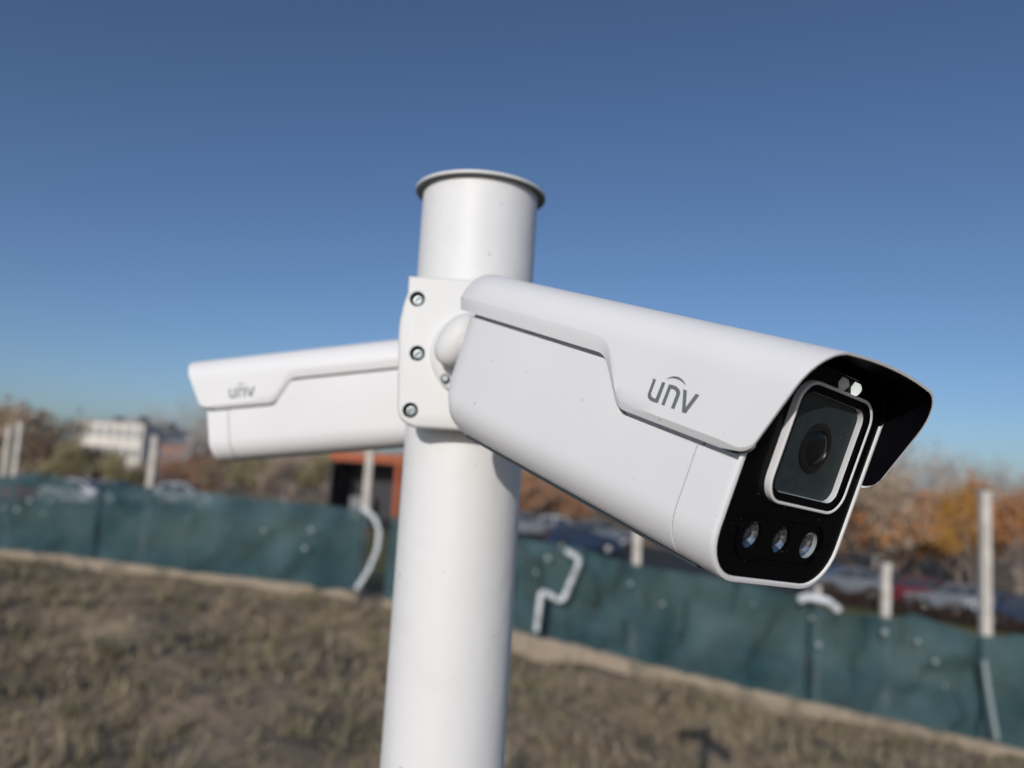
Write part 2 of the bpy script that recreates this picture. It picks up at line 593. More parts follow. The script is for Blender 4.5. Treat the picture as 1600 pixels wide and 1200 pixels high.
# ------------------------------------------------------------------ security camera (x forward, y left, z up, metres)
VW, VT, VR, VARCH, VK = 0.0500, 0.0525, 0.0200, 0.0016, 0.3475
XF, BW, BZ, BR = -0.0034, 0.0464, -0.0518, 0.0216
XA, ZA, XB, XC = -0.238, 0.0225, -0.0965, -0.0770


def smooth01(t):
    t = min(max(t, 0), 1)
    return t * t * (3 - 2 * t)


def visor_rows(inset):
    """columns from rear to front, each a list of points from one lower edge over the top to the other"""
    cols = []   # x at lower edge, z at lower edge, shear, shrink, chamfer height
    for s, dx in ((0.0075, 0.0), (0.0040, 0.0008), (0.0016, 0.0030), (0.0, 0.0075)):
        cols.append((XA - 0.0065 + dx, ZA + s * 0.3, 0, s, 0.0078))
    for t in (0.15, 0.35, 0.55, 0.75, 0.9):
        cols.append((XA + (XB - XA) * t, ZA, 0, 0, 0.0078))
    # rounded kink down to the deeper front part
    def bez(p0, p1, p2, n):
        return [((1 - t) ** 2 * p0[0] + 2 * t * (1 - t) * p1[0] + t * t * p2[0], (1 - t) ** 2 * p0[1] + 2 * t * (1 - t) * p1[1] + t * t * p2[1]) for t in [i / n for i in range(n + 1)]]
    for x, z in bez((XB - 0.006, ZA), (XB, ZA), (XB + 0.0040, ZA - 0.0047), 6):
        cols.append((x, z, 0, 0, 0.0074))
    for x, z in bez((XC - 0.0035, 0.0042), (XC, 0), (XC + 0.006, 0), 6):
        cols.append((x, z, 0, 0, 0.0045))
    for t in (0.15, 0.3, 0.45, 0.6, 0.75, 0.88):
        x = XC + 0.006 + (-0.0075 - XC - 0.006) * t
        cols.append((x, 0, VK * smooth01(t), 0, 0.0032))
    for a in (0, 25, 45, 62, 76, 86):
        a = R(a)
        cols.append((-0.0065 + 0.0065 * math.sin(a), 0.0055 - 0.0055 * math.cos(a), VK, 0, 0.0026))
    out = []
    for x0, z0, k, s, ch in cols:
        ins_ = min(inset, 0.0011) if k > VK * 0.99 else inset
        hw, zt = VW - s - ins_, VT - s - ins_
        rr = max(VR - inset, 0.004)
        zc = zt - VARCH - rr
        half = [(hw - (0.0021 if inset == 0 else 0.0004), z0), (hw - 0.0010 * (inset == 0), z0 + 0.5 * ch), (hw, z0 + ch)]
        for i in range(1, 5):
            half.append((hw, z0 + ch + (zc - z0 - ch) * i / 5))
        for i in range(9):
            a = R(90 * i / 8)
            half.append((hw - rr + rr * math.cos(a), zc + rr * math.sin(a)))
        for i in range(1, 5):
            y = (hw - rr) * (1 - i / 5)
            half.append((y, zt - VARCH * (y / (hw - rr)) ** 2))
        full = [(-y, z) for y, z in half] + [(0, zt)] + half[::-1]
        out.append([(x0 + k * (z - 0.0), y, z) for y, z in full])
    return out


def edge_z(x):
    """top of the outer body wall: it follows the visor's lower edge a little below it"""
    if x < XB + 0.0030:
        z = ZA
    elif x > XC + 0.0030:
        z = 0.0
    else:
        z = ZA * (1 - smooth01((x - XB - 0.0030) / (XC - XB)))
    return z - 0.0021


STEP = 0.0042


def body_ring(x, ins, lift=0.0, top=0.0475, step=None):
    """closed body section at x, inset by ins; lift raises the bottom; the upper part steps in under the visor"""
    hw, zb, zt = BW - ins, BZ + ins + lift, top - ins
    tp = 1.0 - 0.995 * smooth01((x + 0.0082) / 0.0034)      # the step dies out at the front rim
    if step is not None:
        tp = step
    hc = hw - STEP * (1.0 if ins < 0.004 else 0.6) * tp
    r, rt = max(BR - ins, 0.004), 0.015
    ze = edge_z(x)
    right = []
    for i in range(9):
        a = R(90 - 90 * i / 8)
        right.append((hc - rt + rt * math.cos(a), zt - rt + rt * math.sin(a)))
    right += [(hc, ze + 0.0002), (hw - 0.0006 * tp, ze), (hw, ze - 0.0006)]
    for i in range(9):
        a = R(-90 * i / 8)
        right.append((hw - r + r * math.cos(a), zb + r + r * math.sin(a)))
    pts = [(y, z) for y, z in right] + [(-y, z) for y, z in right[::-1]]
    return [(x, y, z) for y, z in pts]


LOGO = {
    'u': [(-59.2, 18.3), (-56.8, 18.2), (-57.0, 11.7), (-56.3, 10.6), (-54.8, 10.1), (-53.4, 10.1), (-52.9, 18.1), (-50.9, 18.1), (-51.3, 8.6), (-53.8, 8.4), (-56.3, 8.6), (-58.1, 9.5), (-58.8, 10.9), (-58.5, 17.8)],
    'n': [(-48.7, 17.9), (-47.0, 18.2), (-44.4, 18.1), (-42.1, 17.3), (-41.0, 16.1), (-40.8, 14.7), (-41.2, 8.5), (-43.2, 8.5), (-42.9, 14.7), (-43.2, 15.6), (-44.2, 16.3), (-45.6, 16.5), (-46.8, 16.4), (-47.2, 8.5), (-49.1, 8.5), (-48.7, 16.6)],
    'v': [(-40.4, 17.8), (-37.9, 17.8), (-35.5, 10.9), (-32.8, 17.7), (-30.6, 17.6), (-34.4, 8.4), (-36.7, 8.4), (-39.7, 17.2)],
    'arc': [(-51.1, 19.9), (-49.6, 21.0), (-47.5, 22.0), (-45.0, 22.3), (-42.6, 21.8), (-40.6, 20.8), (-39.2, 19.5), (-41.4, 20.5), (-43.5, 21.1), (-45.8, 21.2), (-48.2, 20.9)]}


def make_security_camera():
    root = empty('security_camera')
    # visor: white outside, black lining inside
    outer, inner = visor_rows(0.0), visor_rows(0.0018)
    mb = MB()
    mb.grid(outer, 0)
    mb.grid(inner, 1, flip=True)
    n = len(outer[0])
    for i in range(len(outer) - 1):      # lower edges
        for j in (0, n - 1):
            mb.face([outer[i][j], outer[i + 1][j], inner[i + 1][j], inner[i][j]], 2)
    for j in range(n - 1):               # front edge
        mb.face([outer[-1][j], outer[-1][j + 1], inner[-1][j + 1], inner[-1][j]], 0)
    mb.face(outer[0], 0)                 # rear wall
    visor = mb.build('visor', [M['white'], M['black_matt'], M['white']], root, smooth=28, fix=False, merge=2e-6)
    for side in (-1, 1):
        mb = MB()
        for key, pts in LOGO.items():
            P = []
            for x, z in pts:
                x /= 1000.0
                if side > 0:             # reads from front to back on the other flank
                    x = -0.0898 - x
                P.append((x, z / 1000.0))
            V, Fc = fill_with_holes(P, [], lambda a, b: (a, side * (VW + 0.00012), b))
            for f in Fc:
                mb.face([V[k] for k in f])
        lg = mb.build('logo', M['ink'], visor, fix=False)
        lg['label'] = 'grey letters unv under a small arc'
    # body
    mb = MB()
    rows = []
    for a in (90, 75, 60, 45, 30, 15, 0):
        a = R(a)
        rows.append(body_ring(-0.2365 + 0.008 * (1 - math.sin(a)) + 0.014 * (1 - math.cos(a)) * 0 + 0.012 * (1 - math.sin(a)), 0.006 * (1 - math.cos(R(90) - a)) * 0 + 0.007 * (1 - math.cos(a)) * 0 + 0.007 * math.sin(a) ** 3, lift=0.026 * math.sin(a) ** 2.2))
    sx = -0.0265
    for x in [-0.19, -0.15, -0.11, XB + 0.0030] + [XB + 0.0030 + (XC - XB) * q / 8 for q in range(1, 8)] + [XC + 0.0030, -0.05, sx - 0.0006]:
        rows.append(body_ring(x, 0))
    rows.append(body_ring(sx - 0.0004, 0.0007))
    rows.append(body_ring(sx + 0.0004, 0.0007))
    rows.append(body_ring(sx + 0.0006, 0))
    for x in (-0.0082, -0.0071, -0.0060, XF - 0.0012):
        rows.append(body_ring(x, 0))
    rows.append(body_ring(XF - 0.0003, 0.0003))
    rows.append(body_ring(XF, 0.0010))
    rows.append(body_ring(XF, 0.0021))
    rows.append(body_ring(XF - 0.0004, 0.0025))
    rows.append(body_ring(XF - 0.0016, 0.0027, step=0.005))
    mb.grid(rows, close_v=True)
    for q, f in enumerate(mb.f):             # visor shade put into the upper rim's colour as black
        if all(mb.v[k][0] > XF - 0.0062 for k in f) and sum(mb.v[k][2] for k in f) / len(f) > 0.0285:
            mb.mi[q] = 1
        elif all(sx - 0.00055 < mb.v[k][0] < sx + 0.00055 for k in f):
            mb.mi[q] = 2
    mb.face(rows[0])
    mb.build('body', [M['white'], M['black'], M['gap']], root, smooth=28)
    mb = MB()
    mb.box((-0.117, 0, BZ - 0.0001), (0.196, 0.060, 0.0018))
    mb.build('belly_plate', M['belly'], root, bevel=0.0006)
    # front panel with openings for the lamps
    xp = XF - 0.0009
    ring = [(p[1], p[2]) for p in body_ring(0, 0.0024)]
    ring = [p for k, p in enumerate(ring) if k == 0 or (p[0] - ring[k - 1][0]) ** 2 + (p[1] - ring[k - 1][1]) ** 2 > 4e-8]
    LED = [(-21.0, -31.0), (0.3, -31.0), (21.5, -31.0)]
    LR = 6.2
    holes = [[((cy + LR * math.cos(2 * math.pi * k / 28)) / 1000, (cz + LR * math.sin(2 * math.pi * k / 28)) / 1000) for k in range(28)] for cy, cz in LED]
    y0, y1, z0, z1 = -0.0262, 0.0322, -0.0152, 0.0385
    holes.append(rrect(y0 + 0.003, y1 - 0.003, z0 + 0.003, z1 - 0.003, 0.007, 8))
    V, Fc = fill_with_holes(ring, holes, lambda a, b: (xp, a, b))
    mb = MB()
    for f in Fc:
        mb.face([V[k] for k in f])
    panel = mb.build('front_panel', M['black'], root, merge=1e-6)
    # raised lip round the lamp row
    lip_o, lip_i = rrect(-0.0315, 0.0315, -0.0415, -0.0205, 0.0095), rrect(-0.0305, 0.0305, -0.0405, -0.0215, 0.0085)
    mb = MB()
    mb.grid([[(xp, a, b) for a, b in lip_o], [(xp + 0.0011, a, b) for a, b in lip_o], [(xp + 0.0011, a, b) for a, b in lip_i], [(xp, a, b) for a, b in lip_i]], close_v=True)
    mb.build('lamp_surround', M['black'], panel, smooth=40)
    for cy, cz in LED:
        O = Vector((xp, cy / 1000, cz / 1000))
        mb = MB()
        mb.lathe([(LR / 1000 + 0.0002, -0.0020), (0.0055, -0.0027), (0.0047, -0.0036), (0.0038, -0.0046), (0.0030, -0.0052)], n=11, O=O, ax=(1, 0, 0), cap1=True)
        led = mb.build('infrared_lamp', M['reflector'], root)
        mb = MB()
        mb.lathe([(LR / 1000, 0.0), (LR / 1000, -0.0021)], n=28, O=O, ax=(1, 0, 0))
        mb.build('collar', M['cup'] if cy > 10 else M['black'], led, smooth=40)  # third collar is paler: its sunlit crescent is put into the colour
        mb = MB()
        mb.lathe([(0.0036, -0.0049), (0.0034, -0.0036), (0.0026, -0.0026), (0.0013, -0.0021), (0.0003, -0.0020)], n=20, O=O, ax=(1, 0, 0), cap1=True)
        mb.build('bulb', M['ledlens'], led, smooth=60)
    # lens window: hood frame, bezel, floor, lens, pane
    hd = 0.0031
    xfl = xp - 0.0014
    loops = []
    for ins, x in ((0.0, xp), (0.0, xp + hd - 0.0005), (0.0004, xp + hd), (0.0010, xp + hd), (0.0014, xp + hd - 0.0005)):
        loops.append([(x, a, b) for a, b in rrect(y0 + ins, y1 - ins, z0 + ins, z1 - ins, 0.0110 - ins, 8)])
    mb = MB()
    mb.grid(loops, close_v=True)
    hood = mb.build('lens_hood', M['hood'], root, smooth=35)
    loops = []
    for ins, x in ((0.0014, xp + hd - 0.0005), (0.0015, xp + hd - 0.0014), (0.0048, xp + hd - 0.0018)):
        loops.append([(x, a, b) for a, b in rrect(y0 + ins, y1 - ins, z0 + ins, z1 - ins, 0.0110 - ins, 8)])
    mb = MB()
    mb.grid(loops, close_v=True)
    mb.build('bezel', M['black'], hood, smooth=35)
    ins = 0.0048
    mb = MB()
    mb.grid([[(x, a, b) for a, b in rrect(y0 + ins, y1 - ins, z0 + ins, z1 - ins, 0.0062, 8)] for x in (xp + hd - 0.0018, xfl - 0.0001)], close_v=True)
    mb.build('recess_wall', M['hood'], hood, smooth=35)
    mb = MB()
    mb.face([(xfl, a, b) for a, b in rrect(y0 + ins - 0.0002, y1 - ins + 0.0002, z0 + ins - 0.0002, z1 - ins + 0.0002, 0.0062, 8)])
    mb.build('lens_plate', M['floor'], hood)
    O = Vector((xfl + 0.0001, 0.0030, 0.0115))
    mb = MB()
    mb.lathe([(0.0112, 0.0), (0.0112, 0.0007), (0.0104, 0.0010), (0.0082, 0.0009), (0.0078, 0.0002)], n=40, O=O, ax=(1, 0, 0))
    lens = mb.build('lens', M['lensblack'], root, smooth=40)
    mb = MB()
    mb.lathe([(0.0079, 0.0002), (0.0070, 0.0009), (0.0052, 0.0015), (0.0028, 0.0018), (0.0004, 0.0019)], n=40, O=O, ax=(1, 0, 0), cap1=True)
    mb.build('lens_glass', M['lensglass'], lens, smooth=60)
    mb = MB()
    mb.face([(xp + hd - 0.0024, a, b) for a, b in rrect(y0 + ins - 0.001, y1 - ins + 0.001, z0 + ins - 0.001, z1 - ins + 0.001, 0.0066, 8)])
    mb.build('window_pane', M['pane'], hood)
    # two little lamps above the window
    for y, m_, s in ((0.0040, 'lamp_dim', 0.70), (0.0145, 'lamp_on', 0.72)):
        mb = MB()
        O = Vector((xp, y, 0.0415))
        mb.lathe([(0.0046 * s, 0.0), (0.0040 * s, 0.0012), (0.0020 * s, 0.0024), (0.0003, 0.0027)], n=6, O=O, ax=(1, 0, 0), cap1=True)
        mb.build('status_lamp', M[m_], root)
    return root


def copy_tree(o, parent=None):
    c = o.copy()
    COL.objects.link(c)
    if parent is not None:
        c.parent = parent
        c.matrix_parent_inverse = o.matrix_parent_inverse.copy()
    for ch in list(o.children):
        copy_tree(ch, c)
    return c


def pose(o, cols, t):
    """cols: local axes written in lens coordinates (right, forward, up)"""
    conv = lambda v: CR * v[0] + CF * v[1] + CU * v[2]
    ax, ay, az = conv(cols[0]), conv(cols[1]), conv(cols[2])
    ax.normalize()
    ay = (ay - ax * ay.dot(ax)).normalized()
    az = ax.cross(ay)
    m = Matrix((ax, ay, az)).transposed().to_4x4()
    m.translation = Vector((0, 0, EYE)) + conv(t)
    o.matrix_world = m
    return m


cam_a = make_security_camera()
cam_b = copy_tree(cam_a)
MA = pose(cam_a, [(0.550, -0.803, -0.230), (0.775, 0.593, -0.219), (0.312, -0.058, 0.948)], (0.12851, 0.32705, -0.03933))
MBm = pose(cam_b, [(-0.974, 0.206, -0.093), (-0.211, -0.976, 0.051), (-0.080, 0.070, 0.994)], (-0.29504, 0.80470, -0.02804))
tag(cam_a, 'white bullet security camera facing right, black lens face and visor in sharp focus', 'security camera', 'cameras mounted on the pole')
tag(cam_b, 'blurred white bullet security camera behind the pole pointing left', 'security camera', 'cameras mounted on the pole')


# swivel arms (each belongs to its camera)
def ball_arm(root, mat, plate_pt, plate_n, ball_pt, ball_r, rear_local):
    inv = mat.inverted()
    P, B = inv @ Vector(plate_pt), inv @ Vector(ball_pt)
    nrm = (inv.to_3x3() @ Vector(plate_n)).normalized()
    mb = MB()
    mb.lathe([(0.030, 0.0), (0.030, 0.006), (0.0275, 0.0085), (0.022, 0.0095)], n=40, O=P, ax=nrm, cap1=True)
    fl = mb.build('mount_base', M['bracket'], root, smooth=35)
    for k in range(3):
        a = R(200 + 120 * k)
        u = nrm.orthogonal().normalized()
        w = nrm.cross(u)
        mb = MB()
        mb.lathe([(0.0032, 0.0), (0.0032, 0.0022), (0.0022, 0.0028)], n=12, O=P + (u * math.cos(a) + w * math.sin(a)) * 0.0255 + nrm * 0.0085, ax=nrm, cap1=True)
        mb.build('base_screw', M['steel'], fl, smooth=35)
    rot = inv.to_3x3()
    kx = (rot @ (CU * 0.80 + CR * 0.60)).normalized()          # knuckle: a rounded barrel on a slanting hinge axis
    mb = MB()
    prof = [(ball_r * 0.80 * math.cos(R(a)) ** 0.8, ball_r * 1.25 * math.sin(R(a))) for a in range(-84, 85, 7)]
    mb.lathe(prof, n=40, O=B, ax=kx, cap0=True, cap1=True)
    mb.build('knuckle', M['bracket'], root, smooth=60)
    mb = MB()
    mb.tube([P, P.lerp(B, 0.5), B], [ball_r * 0.85, ball_r * 0.7, ball_r * 0.6], n=28)
    mb.build('stub', M['bracket'], root, smooth=50)
    mb = MB()
    q = Vector(rear_local)
    mb.tube([B, B + (q - B) * 0.5, q], [ball_r * 0.72, ball_r * 0.62, ball_r * 0.78], n=24)
    mb.build('neck', M['bracket'], root, smooth=40)


YF = POLE.y - PR - 0.026           # front plane of the near bracket


def on_plane(px, py, y):
    o = Vector((0, 0, EYE))
    d = at(px, py, 1.0) - o
    return o + d * ((y - o.y) / d.y)


pa = on_plane(738, 556, YF)
ball_arm(cam_a, MA, pa, (0, -1, 0), at(716, 531, 0.527), 0.0160, (-0.230, 0.004, 0.004))
rear_b = MBm @ Vector((-0.232, 0, -0.002))
pb = Vector((POLE.x, POLE.y + PR + 0.024, rear_b.z + 0.002))
ball_arm(cam_b, MBm, pb, (0, 1, 0), Vector((POLE.x - 0.002, rear_b.y + 0.004, rear_b.z)), 0.0205, (-0.232, 0, -0.002))


# ------------------------------------------------------------------ brackets clamped on the pole
def make_bracket(label, y_front, zc, flip, screws, outline):
    """outline and screws in metres (x from pole axis, z from zc); flip turns it to the far side"""
    root = empty('pole_bracket', (POLE.x, POLE.y, zc), math.pi if flip else 0)
    tag(root, label, 'bracket', 'clamp brackets on the pole')
    yf = y_front
    hr = 0.0056
    holes = [[(sx + hr * math.cos(2 * math.pi * k / 24), sz + hr * math.sin(2 * math.pi * k / 24)) for k in range(24)] for sx, sz in screws]
    mb = MB()
    ins = []
    n = len(outline)
    for i in range(n):                       # inward offset for the rounded front edge
        a, b, c = Vector(outline[i - 1]), Vector(outline[i]), Vector(outline[(i + 1) % n])
        t = ((b - a).normalized() + (c - b).normalized())
        t.normalize()
        nn = Vector((-t.y, t.x))
        ins.append(b + nn * 0.0022)
    V, Fc = fill_with_holes([tuple(p) for p in ins], holes, lambda a, b: (a, yf, b))
    for f in Fc:
        mb.face([V[k] for k in f])
    rows = [[(p.x, yf, p.y) for p in ins]]
    for f_, dy in ((0.7, 0.0004), (0.25, 0.0014), (0.0, 0.0030)):
        rows.append([(p[0] * (1 - f_) + q.x * f_, yf + dy, p[1] * (1 - f_) + q.y * f_) for p, q in zip(outline, ins)])
    rows.append([(p[0], yf + 0.0125, p[1]) for p in outline])
    rows.append([(p[0] * 0.90, yf + 0.0127, p[1] * 0.93) for p in outline])
    mb.grid(rows, close_v=True)
    mb.build('face_plate', M['bracket'], root, smooth=35, merge=1e-6)
    # saddle between the plate and the pole
    mb = MB()
    mb.box((0, yf + 0.0125 + 0.012, -0.001), (0.074, 0.024, 0.098))
    mb.build('saddle', M['bracket'], root, bevel=0.003)
    for zz in (0.036, -0.034):
        mb = MB()
        a0, a1 = R(40), R(140)
        pts_o, pts_i = [], []
        for i in range(25):
            a = R(-15) + (R(195) - R(-15)) * i / 24
            pts_o.append(((PR + 0.0022) * math.cos(a), (PR + 0.0022) * math.sin(a)))
            pts_i.append(((PR + 0.0004) * math.cos(a), (PR + 0.0004) * math.sin(a)))
        mb.grid([[(x, y, zz - 0.006) for x, y in pts_i], [(x, y, zz - 0.006) for x, y in pts_o], [(x, y, zz + 0.006) for x, y in pts_o], [(x, y, zz + 0.006) for x, y in pts_i]], close_u=True)
        mb.build('clamp_strap', M['steel'], root, smooth=35)
    for sx, sz in screws:
        O = Vector((sx, yf, sz))
        mb = MB()
        mb.lathe([(hr, 0.0), (hr - 0.0002, -0.0090), (0.0046, -0.0092), (0.001, -0.0092)], n=24, O=O, ax=(0, -1, 0), cap1=True)
        mb.build('screw_pocket', M['cup'], root, smooth=35)
        mb = MB()
        mb.lathe([(0.0041, -0.0090), (0.0041, -0.0060), (0.0034, -0.0052), (0.0021, -0.0051), (0.0021, -0.0072)], n=18, O=O, ax=(0, -1, 0), cap1=True)
        mb.build('screw', M['steel'], root, smooth=35)
    return root


zc_a = on_plane(735, 552, YF).z
px_outline = [(638, 430), (636.5, 456), (630, 474), (624, 500), (622, 520), (620.5, 600), (620, 636), (622, 648), (627, 657), (635, 663), (648, 668)]
half = []
for px, py in px_outline:
    q = on_plane(px, py, YF)
    half.append((q.x - POLE.x, q.z - zc_a))
_zt, _zb = half[0][1], half[-1][1] - 0.002
outline = half + [(-x, z + 0.0) for x, z in half[::-1]]
scr = []
for px, py in ((652, 467), (652, 552), (641, 641)):
    q = on_plane(px, py, YF)
    scr.append((q.x - POLE.x, q.z - zc_a))
scr += [(-x, z) for x, z in scr]
_yloc = YF - POLE.y
make_bracket('white clamp bracket with recessed screws on the near side of the pole', _yloc, zc_a, False, scr, outline)
make_bracket('white clamp bracket hidden on the far side of the pole', _yloc, zc_a + 0.004, True, scr, outline)


# ------------------------------------------------------------------ netting fence
FL = [(-1500, 735, 640, 19.0), (-800, 803, 697, 17.0), (-260, 836, 724, 15.9), (0, 858, 744, 15.5), (40, 862, 737, 15.4), (100, 868, 748, 15.2), (128, 871, 778, 15.1), (148, 874, 757, 15.1), (238, 885, 762, 14.9), (330, 897, 772, 14.6), (430, 908, 783, 14.4),
      (520, 920, 792, 14.2), (562, 925, 797, 14.06)]
FR = [(599, 935, 806, 13.9), (640, 944, 812, 13.6), (700, 960, 822, 13.2), (780, 980, 838, 12.6), (830, 992, 846, 12.2), (900, 1007, 856, 12.0), (960, 1024, 878, 11.85), (1060, 1048, 896, 11.6), (1150, 1070, 908, 11.4), (1245, 1092, 934, 11.2),
      (1290, 1101, 958, 11.1), (1335, 1112, 961, 11.05), (1385, 1123, 966, 11.0), (1425, 1132, 961, 10.95), (1480, 1145, 980, 10.85), (1537, 1157, 998, 10.75), (1600, 1172, 994, 10.6), (1760, 1210, 1030, 10.3), (2300, 1335, 1145, 9.8), (3000, 1490, 1295, 9.4)]


def fence_line(rows):
    out = []
    for px, yb, yt, d in rows:
        b, t = at(px, yb, d), at(px, yt, d)
        out.append((b.x, b.y, b.z, max(t.z - b.z, 0.5)))
    return out


def lerp_line(L_, s):
    """s in 0..1 along cumulative plan length"""
    ds = [0]
    for a, b in zip(L_[:-1], L_[1:]):
        ds.append(ds[-1] + math.hypot(b[0] - a[0], b[1] - a[1]))
    q = s * ds[-1]
    for i in range(len(ds) - 1):
        if q <= ds[i + 1] + 1e-9:
            f = (q - ds[i]) / (ds[i + 1] - ds[i])
            return tuple(a * (1 - f) + b * f for a, b in zip(L_[i], L_[i + 1]))
    return L_[-1]


def px_s(L_, rows, px):
    ds = [0]
    for a, b in zip(L_[:-1], L_[1:]):
        ds.append(ds[-1] + math.hypot(b[0] - a[0], b[1] - a[1]))
    xs = [r[0] for r in rows]
    return float(np.interp(px, xs, ds)) / ds[-1]


def net_panel(L_, s0, s1, seed, root):
    rnd = random.Random(seed)
    nu, nv = max(14, int(170 * (s1 - s0))), 22
    ph = [(rnd.uniform(3, 16), rnd.uniform(-6, 6), rnd.uniform(0, 6.28), rnd.uniform(0.010, 0.060)) for _ in range(16)]
    rows = []
    for i in range(nu + 1):
        s = s0 + (s1 - s0) * i / nu
        x, y, z, hgt = lerp_line(L_, s)
        row = []
        for j in range(nv + 1):
            v = j / nv
            edge = min(1, 6 * min(i, nu - i) / nu)
            off = sum(a * math.sin(kx * s * 20 + kz * v * 2 + p) for kx, kz, p, a in ph) * (0.3 + 0.7 * edge)
            off += 0.05 * math.sin(v * math.pi) * edge
            off = max(min(off, 0.30), -0.06)
            row.append((x + off * 0.3, y - 0.03 - off * 0.9, z + hgt * v))
        rows.append(row)
    mb = MB()
    mb.grid(rows)
    panel = mb.build('net_panel', M['net'], root, smooth=70, fix=False)
    for col, sgn in ((rows[0], 1), (rows[-1], -1)):             # stitched hem at either end
        mb = MB()
        mb.grid([[(x, y - 0.012, z) for x, y, z in col], [(x + sgn * 0.05, y - 0.014, z) for x, y, z in col]])
        mb.build('hem', M['hem'], panel, fix=False)
    return panel


def make_fence(name, rows, seams, posts, label, hole_spots):
    L_ = fence_line(rows)
    o0 = L_[len(L_) // 2]
    root = empty(name, (0, 0, 0))
    tag(root, label, 'fence', 'netting fences across the field')
    cuts = [0.0] + [px_s(L_, rows, p) for p in seams] + [1.0]
    for k in range(len(cuts) - 1):
        net_panel(L_, cuts[k], cuts[k + 1], k + len(rows), root)
    # concrete plinth in cast lengths
    nseg = 26
    for k in range(nseg):
        mb = MB()
        sec = []
        rnd = random.Random(k)
        for i in range(7):
            s = (k + (0.004 + 0.992 * i / 6)) / nseg
            x, y, z, _h = lerp_line(L_, s)
            w = rnd.uniform(-0.012, 0.012)
            g = float(gz(x, y)) - 0.35
            sec.append([(x, y - 0.10 + w, min(g, z - 0.6)), (x, y - 0.10 + w, z - 0.01 + w * 0.5), (x, y - 0.075 + w, z + 0.012), (x, y + 0.10, z + 0.012 + w), (x, y + 0.12, min(g, z - 0.6))])
        mb.grid(sec, close_v=True)
        mb.face(sec[0])
        mb.face(sec[-1][::-1])
        mb.build('plinth', M['plinth'], root, smooth=40)
    for px, ytop, w in posts:
        s = px_s(L_, rows, px - (17 if px < 500 else 0))
        x, y, z, _h = lerp_line(L_, s)
        d = (Vector((x, y, z - 0)) - Vector((0, 0, EYE))).dot(CF)
        top = at(px, ytop, d).z
        mb = MB()
        yy = y + 0.16
        x *= yy / y
        mb.box((x, yy, (top + z - 0.5) / 2), (w, w * 0.9, top - z + 0.5))
        p = mb.build('post', M['concrete'], root, bevel=0.012)
        mb = MB()
        mb.box((x, yy, top + 0.02), (w * 1.12, w * 1.02, 0.04))
        mb.build('post_cap', M['concrete'], p, bevel=0.008)
    for px, py in hole_spots:  # pale discs stand for bright holes in the netting
        s = px_s(L_, rows, px)
        x, y, z, hh = lerp_line(L_, s)
        d = (Vector((x, y, z)) - Vector((0, 0, EYE))).dot(CF)
        q = at(px, py, d - 0.16)
        mb = MB()
        tr_ = 0.018 + 0.030 * ((px * 7.3) % 1.0)
        mb.lathe([(0.002, 0.012), (0.6 * tr_, 0.010), (0.95 * tr_, 0.004), (tr_, 0.0)], n=12, O=q, ax=(0, -1, 0))
        mb.build('bright_hole_disc', M['net_mark'], root, smooth=50)
    return root


make_fence('netting_fence', FL, [-800, -260, 148], [(-760, 560, 0.12), (-300, 640, 0.12), (8, 668, 0.09), (24, 662, 0.09), (238, 684, 0.12), (575 - 14, 700, 0.13)],
           'dark green netting fence on the left with pale concrete posts and tan plinth',
           [(5, 793), (26, 796), (68, 803), (230, 802), (294, 813), (357, 823), (412, 829), (476, 857), (486, 828)])
make_fence('netting_fence', FR, [1262, 1531, 2000], [(1900, 900, 0.13), (2350, 1000, 0.13), (988, 826, 0.125), (1275, 925, 0.07), (1382, 888, 0.12), (1541, 772, 0.135)],
           'dark green netting fence right of the pole, sagging and torn between posts',
           [(838, 894), (856, 872), (985, 912), (1035, 944), (1177, 944), (1268, 966), (1279, 1008), (1462, 1034), (1435, 1002), (1383, 988), (1477, 1072)])


def bent_pipe(label, pts, rad):
    P = [at(px, py, d) for px, py, d in pts]
    o = P[-1]
    root_loc = Vector((o.x, o.y, min(p.z for p in P)))
    # smooth corners
    path = []
    for i, p in enumerate(P):
        if 0 < i < len(P) - 1:
            a, b = P[i - 1], P[i + 1]
            r = min(0.10, 0.3 * (p - a).length, 0.3 * (b - p).length)
            q0, q1 = p + (a - p).normalized() * r, p + (b - p).normalized() * r
            for t in (0, 0.33, 0.66, 1):
                path.append(q0 * (1 - t) ** 2 + p * 2 * t * (1 - t) + q1 * t * t)
        else:
            path.append(p)
    mb = MB()
    mb.tube([p - root_loc for p in path], rad, n=12)
    ob = mb.build('bent_pipe', M['pipe'], None, smooth=40)
    ob.location = root_loc
    tag(ob, label, 'pipe', 'white pipes hanging on the fences')
    return ob


bent_pipe('curved white pipe bowing outward at the loose end of the left netting', [(566, 795, 13.8), (584, 806, 13.75), (593, 828, 13.7), (590, 858, 13.65), (576, 892, 13.6), (557, 920, 13.55)], 0.042)
bent_pipe('white zigzag bent pipe hanging on netting just right of the pole', [(884, 860, 11.7), (907, 874, 11.7), (878, 942, 11.65), (846, 921, 11.6), (838, 985, 11.55)], 0.044)
bent_pipe('short pale drooping pipe along the sagging net top beside the thin post', [(1248, 938, 10.95), (1262, 932, 10.95), (1292, 938, 10.9), (1310, 953, 10.9)], 0.055)
_strip = bent_pipe('leaning pale grey strip standing for the tall right post seen through the netting', [(1538, 1032, 10.5), (1541, 1060, 10.48), (1550, 1110, 10.45), (1558, 1155, 10.42)], 0.03)
_strip.data.materials[0] = M['net_mark']  # stands for the lower post showing pale through the net


